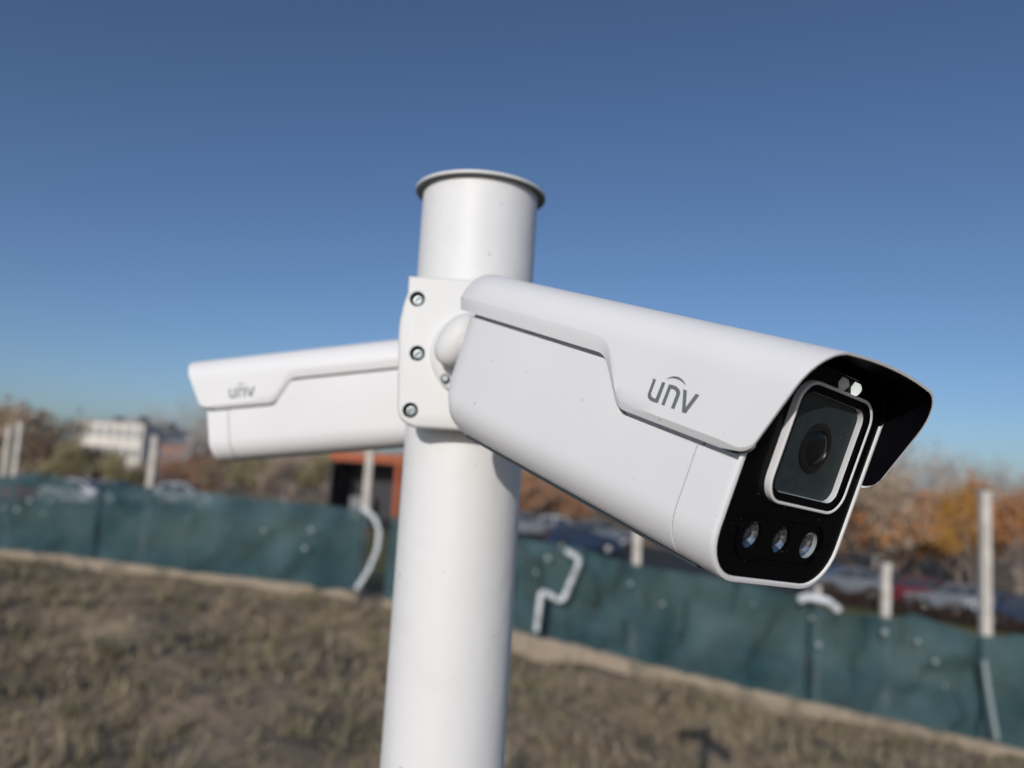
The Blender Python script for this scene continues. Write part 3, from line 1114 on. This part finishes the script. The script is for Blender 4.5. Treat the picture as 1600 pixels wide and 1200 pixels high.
# ------------------------------------------------------------------ trees
def tree_meshes(seed, kind):
    """unit tree about 1 m tall: trunk+limbs mesh and twig/leaf crown mesh"""
    rnd = random.Random(seed)
    tr, cr = MB(), MB()
    tips = []

    def grow(p, d, length, rad, level):
        n = 3
        path, radii = [p.copy()], [rad]
        for i in range(n):
            d = (d + Vector((rnd.gauss(0, 0.13), rnd.gauss(0, 0.13), rnd.gauss(0.04, 0.10)))).normalized()
            p = p + d * (length / n)
            path.append(p.copy())
            radii.append(rad * (1 - 0.42 * (i + 1) / n))
        (tr if level < 3 else cr).tube(path, radii, n=(7 if level == 0 else 5 if level < 3 else 3), caps=False, m=(0 if level < 3 else 1))
        if level >= 4:
            tips.append((path[-1], d))
            return
        nb = (6, 4, 4, 3)[level] if kind != 'round' else (7, 4, 4, 3)[level]
        for k in range(nb):
            t = rnd.uniform(0.45, 1.0) if level else rnd.uniform(0.28, 1.0)
            if k == 0:
                t = 1.0
            f = t * n
            i = min(int(f), n - 1)
            q = path[i].lerp(path[i + 1], f - i)
            az = rnd.uniform(0, 2 * math.pi)
            spread = rnd.uniform(0.35, 0.95) if k else rnd.uniform(0.05, 0.3)
            side = Vector((math.cos(az), math.sin(az), rnd.uniform(-0.05, 0.35)))
            dd = (d * (1 - spread * 0.6) + side * spread).normalized()
            grow(q, dd, length * rnd.uniform(0.55, 0.78), rad * rnd.uniform(0.36, 0.52), level + 1)
            tips.append((q, dd)) if level >= 3 else None
    grow(Vector((0, 0, 0)), Vector((0, 0, 1)), 0.36, 0.022, 0)
    leafn = {'bare': 3, 'sparse': 5, 'round': 8, 'dense': 9}[kind]
    for p, d in tips:
        if kind == 'round' and rnd.random() < 0.35:
            continue
        for k in range(leafn):
            c = p + Vector((rnd.gauss(0, 0.028), rnd.gauss(0, 0.028), rnd.gauss(0, 0.028)))
            a = Vector((rnd.gauss(0, 1), rnd.gauss(0, 1), rnd.gauss(0, 1))).normalized()
            b = a.orthogonal().normalized()
            s = rnd.uniform(0.007, 0.014) if kind == 'bare' else rnd.uniform(0.011, 0.024)
            cr.face([c - a * s, c + b * s * 0.6, c + a * s, c - b * s * 0.6], 0)
    zmax = max(v[2] for v in tr.v + cr.v)
    for m_ in (tr, cr):
        m_.v = [(x / zmax, y / zmax, z / zmax) for x, y, z in m_.v]
    return tr, cr


TREES = {}


def tree_proto(key, seed, kind, leaf, bark):
    tr, cr = tree_meshes(seed, kind)
    res = []
    for nm, mb_, mats in (('trunk', tr, [M[bark]]), ('crown', cr, [M[leaf], M[bark]])):
        me = bpy.data.meshes.new(nm)
        me.from_pydata(mb_.v, [], mb_.f)
        for m_ in mats:
            me.materials.append(m_)
        if len(mats) > 1:
            me.polygons.foreach_set('material_index', mb_.mi)
        res.append(me)
    TREES[key] = res


tree_proto('orange', 3, 'round', 'leaf_orange', 'bark')
tree_proto('yellow', 41, 'sparse', 'leaf_yellow', 'bark')
tree_proto('orange2', 8, 'sparse', 'leaf_orange', 'bark')
tree_proto('rust', 5, 'sparse', 'leaf_rust', 'bark')
tree_proto('brown', 11, 'round', 'leaf_brown', 'bark')
tree_proto('brown2', 21, 'sparse', 'leaf_brown', 'barkgrey')
tree_proto('olive', 14, 'round', 'leaf_olive', 'bark')
tree_proto('bare', 17, 'bare', 'leaf_grey', 'barkgrey')
tree_proto('bare2', 29, 'bare', 'leaf_grey', 'barkgrey')


def plant_tree(key, px, ytop, depth, wide, label, group, name='tree'):
    depth *= TREE_D
    t = at(px, ytop, depth)
    g = float(gz(t.x, t.y))
    hgt = max(t.z - g, 1.0)
    root = empty(name, (t.x, t.y, g - 0.05), (px * 1.7) % 6.28)
    root.scale = (hgt * wide, hgt * wide, hgt)
    tag(root, label, 'tree', group)
    for me in TREES[key]:
        o = bpy.data.objects.new(me.name, me)
        link(o, root)
    return root


TREE_D = 1.15
GL, GC, GRt = 'trees beyond the left fence', 'trees behind the pole', 'trees beyond the car park'
for a in [
    ('brown', 22, 612, 58, 1.0, 'brown leafy tree at far left edge, tallest left of the cream building', GL),
    ('brown2', -30, 618, 62, 1.0, 'bare grey tree cut by the left edge of the picture', GL),
    ('brown', 80, 632, 55, 1.0, 'sparse brown tree between far left tree and cream building', GL),
    ('olive', 112, 672, 50, 1.1, 'low olive brown tree in front of the cream building, left end', GL),
    ('olive', 188, 693, 48, 1.2, 'low olive bushy tree under the middle of the cream building', GL),
    ('brown2', 150, 690, 60, 1.1, 'small brown tree close to the cream building wall', GL),
    ('bare2', 205, 638, 125, 0.8, 'thin bare tree rising behind the cream building roof', GL),
    ('bare', 304, 606, 70, 0.9, 'bare grey tree just left of the blurred camera front', GL),
    ('rust', 290, 706, 52, 1.2, 'rusty brown shrubby tree right of the pink house', GL),
    ('brown', 350, 690, 50, 1.1, 'brown tree under the front end of the blurred camera', GC),
    ('olive', 408, 690, 48, 1.1, 'olive brown tree under the middle of the blurred camera', GC),
    ('brown2', 455, 700, 46, 1.2, 'dull brown tree left of the orange shelter', GC),
    ('olive', 500, 690, 52, 1.1, 'dark olive tree touching the left side of the orange shelter', GC),
    ('rust', 838, 722, 50, 1.2, 'rust coloured tree right beside the white pole', GC),
    ('rust', 905, 740, 52, 1.2, 'rust brown tree under the belly of the sharp camera', GC),
    ('brown', 960, 740, 55, 1.2, 'brown tree half hidden by the sharp camera body', GC),
    ('orange2', 1335, 745, 52, 1.1, 'brown and orange tree right below the camera lens face', GRt),
    ('brown2', 1290, 740, 58, 1.1, 'brown tree behind the lower edge of the camera face', GRt),
    ('bare', 1425, 655, 56, 0.9, 'tall bare grey tree beside the visor tip', GRt),
    ('brown2', 1372, 705, 47, 0.9, 'rusty thin tree with visible trunk under the visor tip', GRt),
    ('orange2', 1412, 775, 46, 1.1, 'sparse orange tree in front of the bare grey tree', GRt),
    ('orange', 1500, 715, 50, 0.95, 'bright orange autumn tree left of the tall right post', GRt),
    ('bare2', 1466, 690, 60, 0.9, 'thin bare tree between bare grey tree and orange tree', GRt),
    ('orange2', 1580, 742, 48, 1.1, 'orange brown tree at the right edge behind the tall post', GRt),
    ('bare2', 1592, 700, 58, 1.0, 'bare grey tree at the right edge of the picture', GRt),
    ('bare', 1535, 700, 64, 0.9, 'bare grey tree rising left of the tall right post top', GRt),
    ('bare2', 1385, 690, 66, 0.9, 'thin bare tree just right of the visor lower tip', GRt),
    ('rust', 1440, 765, 50, 1.0, 'small rust brown tree under the crown of the bare grey tree', GRt),
    ('yellow', 1517, 742, 46, 0.8, 'yellow orange tree close beside the tall right post', GRt),
    ('brown2', 1545, 775, 56, 1.1, 'brown tree directly behind the tall right post', GRt),
]:
    plant_tree(*a)


# far wood and scrub that reads as one mass
def far_wood():
    rnd = random.Random(77)
    mb = MB()
    for k in range(640):
        px = rnd.uniform(-1500, 3100)
        d = rnd.uniform(72, 170)
        g = at(px, 700, d)
        x, y = g.x, g.y
        z = float(gz(x, y))
        hor = 730 + (px - 800) * 0.0612
        lift = rnd.uniform(-30, 34) if not 90 < px < 300 else rnd.uniform(-45, -5)
        if px > 1250:
            lift -= 14
        hgt = max(at(px, hor - lift, d).z - z, 1.5)
        wid = hgt * rnd.uniform(0.45, 0.8)
        for q in range(5):                      # stems
            aa = rnd.uniform(0, 6.28)
            e = Vector((x + math.cos(aa) * wid * 0.5, y + math.sin(aa) * wid * 0.5, z + hgt * rnd.uniform(0.6, 0.95)))
            mb.tube([(x, y, z - 0.1), Vector((x, y, z)).lerp(e, 0.5) + Vector((0, 0, hgt * 0.08)), e], [0.09, 0.06, 0.02], n=3, caps=False)
        for i in range(230):
            u = Vector((rnd.gauss(0, 1), rnd.gauss(0, 1), rnd.gauss(0, 1))).normalized() * rnd.uniform(0.25, 1.0) ** 0.5
            c = Vector((x + u.x * wid, y + u.y * wid, z + hgt * (0.52 + 0.46 * u.z)))
            a = Vector((rnd.gauss(0, 0.6), rnd.gauss(0, 0.6), rnd.gauss(0, 1))).normalized()
            b = a.orthogonal().normalized()
            s = rnd.uniform(0.10, 0.30)
            mb.face([c - a * s, c + b * s * 0.45, c + a * s, c - b * s * 0.45])
    o = mb.build('far_wood', material('far_wood_twigs', rough=0.95, spec=0.05, island=[(0.34, 0.285, 0.255), (0.26, 0.20, 0.165), (0.38, 0.32, 0.29), (0.28, 0.17, 0.12), (0.24, 0.21, 0.16)]), fix=False)
    o['kind'] = 'stuff'
    o['label'] = 'distant brown autumn scrub and wood along the horizon'
    o['category'] = 'wood'


far_wood()


# ------------------------------------------------------------------ buildings
def building(label, px0, px1, ytop, depth, deep, wall, floors, cols, roof='flat', name='building'):
    a, b = at(px0, ytop, depth), at(px1, ytop, depth)
    cx, cy = (a.x + b.x) / 2, (a.y + b.y) / 2
    w = (Vector((b.x, b.y)) - Vector((a.x, a.y))).length
    g = float(gz(cx, cy))
    H = (a.z + b.z) / 2 - g
    root = empty(name, (cx, cy, g - 0.1), math.atan2(b.y - a.y, b.x - a.x))
    tag(root, label, 'building')
    mb = MB()
    mb.box((0, deep / 2, H / 2), (w, deep, H))
    wl = mb.build('wall', M[wall], root)
    mb = MB()
    if roof == 'flat':
        mb.box((0, deep / 2, H + 0.15), (w + 0.4, deep + 0.4, 0.3))
        mb.box((w * 0.2, deep / 2, H + 0.8), (w * 0.14, deep * 0.4, 1.0))
        mb.box((-w * 0.15, deep / 2, H + 0.7), (w * 0.06, deep * 0.3, 0.8))
    else:
        rr = H + min(1.6, w * 0.25)
        e = 0.3
        P = [(-w / 2 - e, -e, H), (w / 2 + e, -e, H), (w / 2 + e, deep + e, H), (-w / 2 - e, deep + e, H), (-w / 2 - e, deep / 2, rr), (w / 2 + e, deep / 2, rr)]
        for f in ((0, 1, 5, 4), (2, 3, 4, 5), (0, 4, 3), (1, 2, 5), (0, 3, 2, 1)):
            mb.face([P[k] for k in f])
    mb.build('roof', M['roofgrey'], root, merge=1e-5)
    fh = H / floors
    for f in range(floors):
        for c in range(cols):
            x = -w / 2 + w * (c + 0.5) / cols
            ww, hh = w / cols * 0.5, fh * 0.5
            mb = MB()
            mb.box((x, -0.02, fh * (f + 0.52)), (ww, 0.12, hh))
            wi = mb.build('window', M['skyglass'], root)
            mb = MB()
            mb.box((x, -0.07, fh * (f + 0.52) - hh / 2 - 0.05), (ww + 0.2, 0.22, 0.1))
            mb.build('sill', M['cream'], wi)
    return root


building('long cream flat roofed apartment block above the left fence', 121, 226, 659, 120, 10, 'cream', 3, 7)
building('pale building with small grey roof right of the apartment block', 222, 262, 668, 135, 9, 'cream', 3, 3)
building('pink brick house with low gable roof left of the blurred camera', 251, 296, 694, 95, 8, 'brick', 2, 3, 'gable', 'house')

# orange shelter behind the left fence
dS = 46
a = at(516, 703, dS)
b = at(690, 703, dS)
g = float(gz(a.x, a.y))
sw = b.x - a.x
sh = a.z - g
shel = empty('orange_shelter', (a.x, a.y, g - 0.05))
tag(shel, 'orange framed open shelter with dark interior behind the left fence', 'shelter')
mb = MB()
mb.box((sw / 2, 1.6, sh - 0.27), (sw, 3.4, 0.54))
mb.build('roof_fascia', M['orange'], shel, bevel=0.03)
for x in (0.15, sw * 0.62, sw - 0.15):
    for y in (0.1, 3.1):
        mb = MB()
        mb.box((x, y, (sh - 0.56) / 2), (0.3 if y < 1 and x > 1 else 0.14, 0.2, sh - 0.56))
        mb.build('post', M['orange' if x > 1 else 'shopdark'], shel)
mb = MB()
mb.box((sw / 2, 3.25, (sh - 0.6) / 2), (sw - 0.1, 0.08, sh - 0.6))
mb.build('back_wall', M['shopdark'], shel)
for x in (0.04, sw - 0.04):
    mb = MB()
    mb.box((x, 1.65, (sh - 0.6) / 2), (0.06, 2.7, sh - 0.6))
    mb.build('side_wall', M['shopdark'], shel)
mb = MB()
mb.box((sw * 0.25, 2.6, 0.7), (1.4, 0.7, 1.4))
mb.build('counter', M['grey'], shel, bevel=0.05)


# ------------------------------------------------------------------ cars
def make_car():
    root = empty('parked_car')
    L_, W_ = 4.3, 1.76
    prof = [(-2.12, 0.38), (-2.15, 0.62), (-2.10, 0.86), (-1.85, 0.96), (-0.9, 1.0), (0.75, 0.98), (1.45, 0.90), (1.95, 0.78), (2.12, 0.60), (2.14, 0.36)]
    low = []
    for wx in (1.32, -1.30):
        low.append((wx + 0.40, 0.26))
        for k in range(9):
            aa = R(180 * k / 8)
            low.append((wx + 0.36 * math.cos(aa), 0.30 + 0.36 * math.sin(aa)))
        low.append((wx - 0.40, 0.26))
    poly = prof + [(2.05, 0.26)] + low + [(-2.05, 0.26)]
    rows = []
    for y, sx, sz in ((-W_ / 2, 0.985, 0.0), (-W_ / 2 + 0.10, 1.0, 0.02), (0, 1.015, 0.035), (W_ / 2 - 0.10, 1.0, 0.02), (W_ / 2, 0.985, 0.0)):
        rows.append([(x * sx, y, z + (sz if z > 0.7 else 0)) for x, z in poly])
    mb = MB()
    mb.grid(rows, close_v=True)
    for r_ in (rows[0], rows[-1]):
        V, Fc = fill_with_holes([(p[0], p[2]) for p in r_], [], lambda a_, b_: (a_, r_[0][1], b_))
        for f in Fc:
            mb.face([V[k] for k in f])
    body = mb.build('body', M['grey'], root, smooth=40, merge=1e-4)
    # cabin
    base = [(-1.95, 0.96), (0.85, 0.98)]
    top = [(-1.35, 1.44), (-0.6, 1.50), (0.05, 1.46)]
    mb = MB()
    hw0, hw1 = 0.80, 0.60
    secs = [[(base[0][0], hw0, base[0][1]), (top[0][0], hw1, top[0][1]), (top[1][0], hw1 + 0.02, top[1][1]), (top[2][0], hw1, top[2][1]), (base[1][0], hw0, base[1][1])]]
    s1 = secs[0]
    s2 = [(x, -y, z) for x, y, z in s1]
    sm = [(x, 0, z + 0.03) for x, y, z in s1]
    mb.grid([s1, sm, s2])
    mb.face(s1)
    mb.face(s2[::-1])
    cabin = mb.build('cabin', M['grey'], root, smooth=25, merge=1e-4)
    for sgn in (1, -1):                       # side panes
        for x0, x1, t0, t1 in ((-1.72, -0.62, -1.26, -0.62), (-0.54, 0.66, -0.54, 0.0)):
            mb = MB()
            yb = sgn * (hw0 + 0.006 - 0.02)
            yt = sgn * (hw1 + 0.035)
            mb.face([(x0, yb, 1.03), (x1, yb, 1.03), (t1, yt, 1.42), (t0, yt, 1.42)])
            mb.build('side_window', M['darkglass'], cabin, fix=False)
    for x0, z0, x1, z1 in ((0.80, 1.02, 0.14, 1.42), (-1.93, 1.03, -1.46, 1.40)):
        mb = MB()
        sx = 0.03 if x0 > 0 else -0.03
        mb.grid([[(x0 + sx, -0.70, z0), (x0 + sx * 1.2, 0, z0 + 0.03), (x0 + sx, 0.70, z0)], [(x1 + sx, -0.56, z1), (x1 + sx * 1.2, 0, z1 + 0.03), (x1 + sx, 0.56, z1)]])
        mb.build('windscreen' if x0 > 0 else 'rear_window', M['darkglass'], cabin, fix=False)
    for wx in (1.32, -1.30):
        for sgn in (1, -1):
            mb = MB()
            O = Vector((wx, sgn * 0.68, 0.31))
            mb.lathe([(0.20, 0.0), (0.29, 0.0), (0.31, 0.03), (0.31, 0.17), (0.29, 0.20), (0.20, 0.20)], n=20, O=O, ax=(0, sgn, 0))
            wh = mb.build('wheel', M['tyre'], root, smooth=40)
            mb = MB()
            mb.lathe([(0.20, 0.19), (0.17, 0.16), (0.06, 0.15), (0.01, 0.17)], n=10, O=O, ax=(0, sgn, 0), cap1=True)
            mb.build('rim', M['rim'], wh, smooth=20)
    for sgn in (1, -1):
        mb = MB()
        mb.box((2.05, sgn * 0.62, 0.68), (0.16, 0.36, 0.14))
        mb.build('headlight', M['lampglass'], root, bevel=0.03)
        mb = MB()
        mb.box((-2.09, sgn * 0.66, 0.76), (0.12, 0.28, 0.18))
        mb.build('tail_light', M['tail'], root, bevel=0.03)
    mb = MB()
    mb.box((2.12, 0, 0.44), (0.12, 1.0, 0.14))
    mb.build('grille', M['tyre'], root, bevel=0.02)
    return root


def car_paint(name, col):
    return material(name, col, 0.25, 0.6, var=tuple(c * 0.9 for c in col), scale=1.0)


PAINT = {'silver': car_paint('silver_paint', (0.15, 0.165, 0.19)), 'white': car_paint('white_car_paint', (0.55, 0.57, 0.61)), 'black': car_paint('black_car_paint', (0.012, 0.014, 0.018)),
         'maroon': car_paint('maroon_paint', (0.11, 0.010, 0.024)), 'blue': car_paint('navy_paint', (0.018, 0.035, 0.075)), 'red': car_paint('red_paint', (0.40, 0.03, 0.03)),
         'grey': car_paint('grey_car_paint', (0.035, 0.04, 0.05))}
car0 = make_car()
_first = True
for px, depth, paint, rz, label in [
    (1318, 42, 'silver', 170, 'silver parked car just right of the camera face bottom corner'),
    (1362, 44, 'black', 172, 'black parked car between the silver and maroon cars'),
    (1416, 42, 'maroon', 168, 'maroon parked car right of the short pale post'),
    (1480, 41, 'silver', 165, 'silver parked car between maroon car and tall right post'),
    (1530, 41, 'grey', 165, 'dark grey parked car behind the tall right post'),
    (1590, 39, 'blue', 160, 'dark navy parked car at the right edge'),
    (914, 44, 'blue', 4, 'navy blue parked car right of the pole under the sharp camera'),
    (880, 52, 'white', 4, 'white parked car behind the navy car, nearer the pole'),
    (945, 53, 'silver', 8, 'silver parked car behind the navy car, nearer the camera belly'),
    (828, 50, 'silver', 0, 'silver parked car showing at the right side of the pole'),
    (2, 50, 'white', 5, 'white parked car at the left edge behind the netting'),
    (24, 46, 'red', 5, 'red parked car at the left edge by the twin posts'),
    (62, 52, 'silver', 0, 'silver parked car left of the dip in the netting'),
    (128, 46, 'white', 10, 'white parked car showing through the dip in the left netting'),
    (182, 50, 'silver', 0, 'silver parked car just above the netting left of the post'),
    (292, 52, 'white', 0, 'white parked car just right of the left concrete post'),
]:
    o = car0 if _first else copy_tree(car0)
    _first = False
    p = at(px, 760, depth)
    o.location = (p.x, p.y, float(gz(p.x, p.y)) + 0.11)
    o.rotation_euler = (0, 0, R(rz))
    tag(o, label, 'car', 'cars parked beyond the fences')
    for ch in o.children:
        if ch.name.split('.')[0] in ('body', 'cabin'):
            ch.material_slots[0].link = 'OBJECT'
            ch.material_slots[0].material = PAINT[paint]


# low hedge in front of the right-hand cars
def hedge():
    rnd = random.Random(4)
    root = empty('low_hedge')
    mb = MB()
    st = MB()
    A, B = at(1280, 950, 37), at(1720, 950, 34)
    n = 5200
    for i in range(n):
        t = rnd.random()
        x, y = A.x + (B.x - A.x) * t, A.y + (B.y - A.y) * t + rnd.uniform(-0.45, 0.45)
        z = float(gz(x, y)) + rnd.uniform(0.05, 0.95) * (0.8 + 0.2 * math.sin(t * 40))
        c = Vector((x, y, z))
        a_ = Vector((rnd.gauss(0, 0.7), rnd.gauss(0, 0.7), rnd.gauss(0, 1))).normalized()
        b_ = a_.orthogonal().normalized()
        s = rnd.uniform(0.04, 0.11)
        mb.face([c - a_ * s, c + b_ * s * 0.6, c + a_ * s, c - b_ * s * 0.6])
    for k in range(30):
        t = (k + 0.5) / 30
        x, y = A.x + (B.x - A.x) * t, A.y + (B.y - A.y) * t
        z = float(gz(x, y))
        st.tube([(x, y, z - 0.05), (x + rnd.uniform(-.1, .1), y, z + 0.4), (x + rnd.uniform(-.2, .2), y, z + 0.75)], [0.03, 0.022, 0.01], n=5)
    o = mb.build('foliage', M['hedge'], root, fix=False)
    st.build('stems', M['bark'], root)
    tag(root, 'low dark leafless hedge in front of the cars on the right', 'hedge')


hedge()


# ------------------------------------------------------------------ dry grass (one mass)
def grass():
    rng = np.random.default_rng(9)
    V, Fc = [], []
    n = 34000
    X = rng.uniform(-20, 17, n)
    Y = rng.uniform(0.5, 17.5, n)
    # in front of the fence lines only
    fx = np.array([-22, -10.1, -2.57, 0.55, 4.04, 7.27, 11, 17])
    fy = np.array([17.0, 15.6, 14.2, 12.3, 11.45, 10.8, 10.2, 9.6])
    ok = Y < np.interp(X, fx, fy) - 0.15
    X, Y = X[ok], Y[ok]
    def blot(x, y, f, o):
        return (np.sin(f * x + 0.7 * f * y + o) + np.sin(0.8 * f * y - 1.3 * f * x + 2 * o) + np.sin(1.9 * f * x + 1.4 * f * y + 3 * o) + np.sin(2.6 * f * y - 0.5 * f * x + o * 5)) / 4
    patch = blot(X, Y, 1.5, 0.3)
    bare = blot(X, Y, 0.9, 1.9)
    keep = rng.random(len(X)) < np.clip(0.78 + 0.75 * bare, 0.10, 1.0)      # thin places show the soil
    X, Y, patch = X[keep], Y[keep], patch[keep]
    Z = gz(X, Y) + lumps(X, Y)
    for x, y, z, pt in zip(X, Y, Z, patch):
        big = rng.random() < 0.06
        hb = (0.05 + 0.05 * (pt + 1)) * rng.uniform(0.6, 1.3) + (rng.uniform(0.06, 0.16) if big else 0)
        for k in range(16 if big else 7):
            a = rng.uniform(0, 6.283)
            r0 = rng.uniform(0, 0.10 if big else 0.06)
            bx, by = x + r0 * math.cos(a), y + r0 * math.sin(a)
            lean = rng.uniform(0.2, 1.2) * hb
            a2 = rng.uniform(0, 6.283)
            w = rng.uniform(0.006, 0.016)
            b = len(V)
            px_, py_ = -math.sin(a2) * w, math.cos(a2) * w
            V += [(bx - px_, by - py_, z - 0.02), (bx + px_, by + py_, z - 0.02), (bx + lean * math.cos(a2), by + lean * math.sin(a2), z + hb * rng.uniform(0.6, 1.3))]
            Fc.append((b, b + 1, b + 2))
    for k in range(520):                                                     # dead leaves and litter
        x, y = rng.uniform(-12, 10), rng.uniform(3, 14)
        if y > np.interp(x, fx, fy) - 0.3:
            continue
        z = float(gz(x, y) + lumps(x, y)) + rng.uniform(0.02, 0.08)
        a, sz = rng.uniform(0, 6.283), rng.uniform(0.012, 0.035)
        b = len(V)
        V += [(x + sz * math.cos(a), y + sz * math.sin(a), z), (x + sz * math.cos(a + 1.7), y + sz * math.sin(a + 1.7), z + sz * 0.8), (x + sz * math.cos(a + 3.3), y + sz * math.sin(a + 3.3), z + sz * 0.5), (x + sz * math.cos(a + 4.8), y + sz * math.sin(a + 4.8), z - sz * 0.2)]
        Fc.append((b, b + 1, b + 2, b + 3))
    me = bpy.data.meshes.new('dry_grass')
    me.from_pydata(V, [], Fc)
    me.materials.append(M['grass'])
    o = link(bpy.data.objects.new('dry_grass', me))
    o['kind'] = 'stuff'
    o['label'] = 'short dry olive and straw grass covering the field'
    o['category'] = 'grass'


grass()
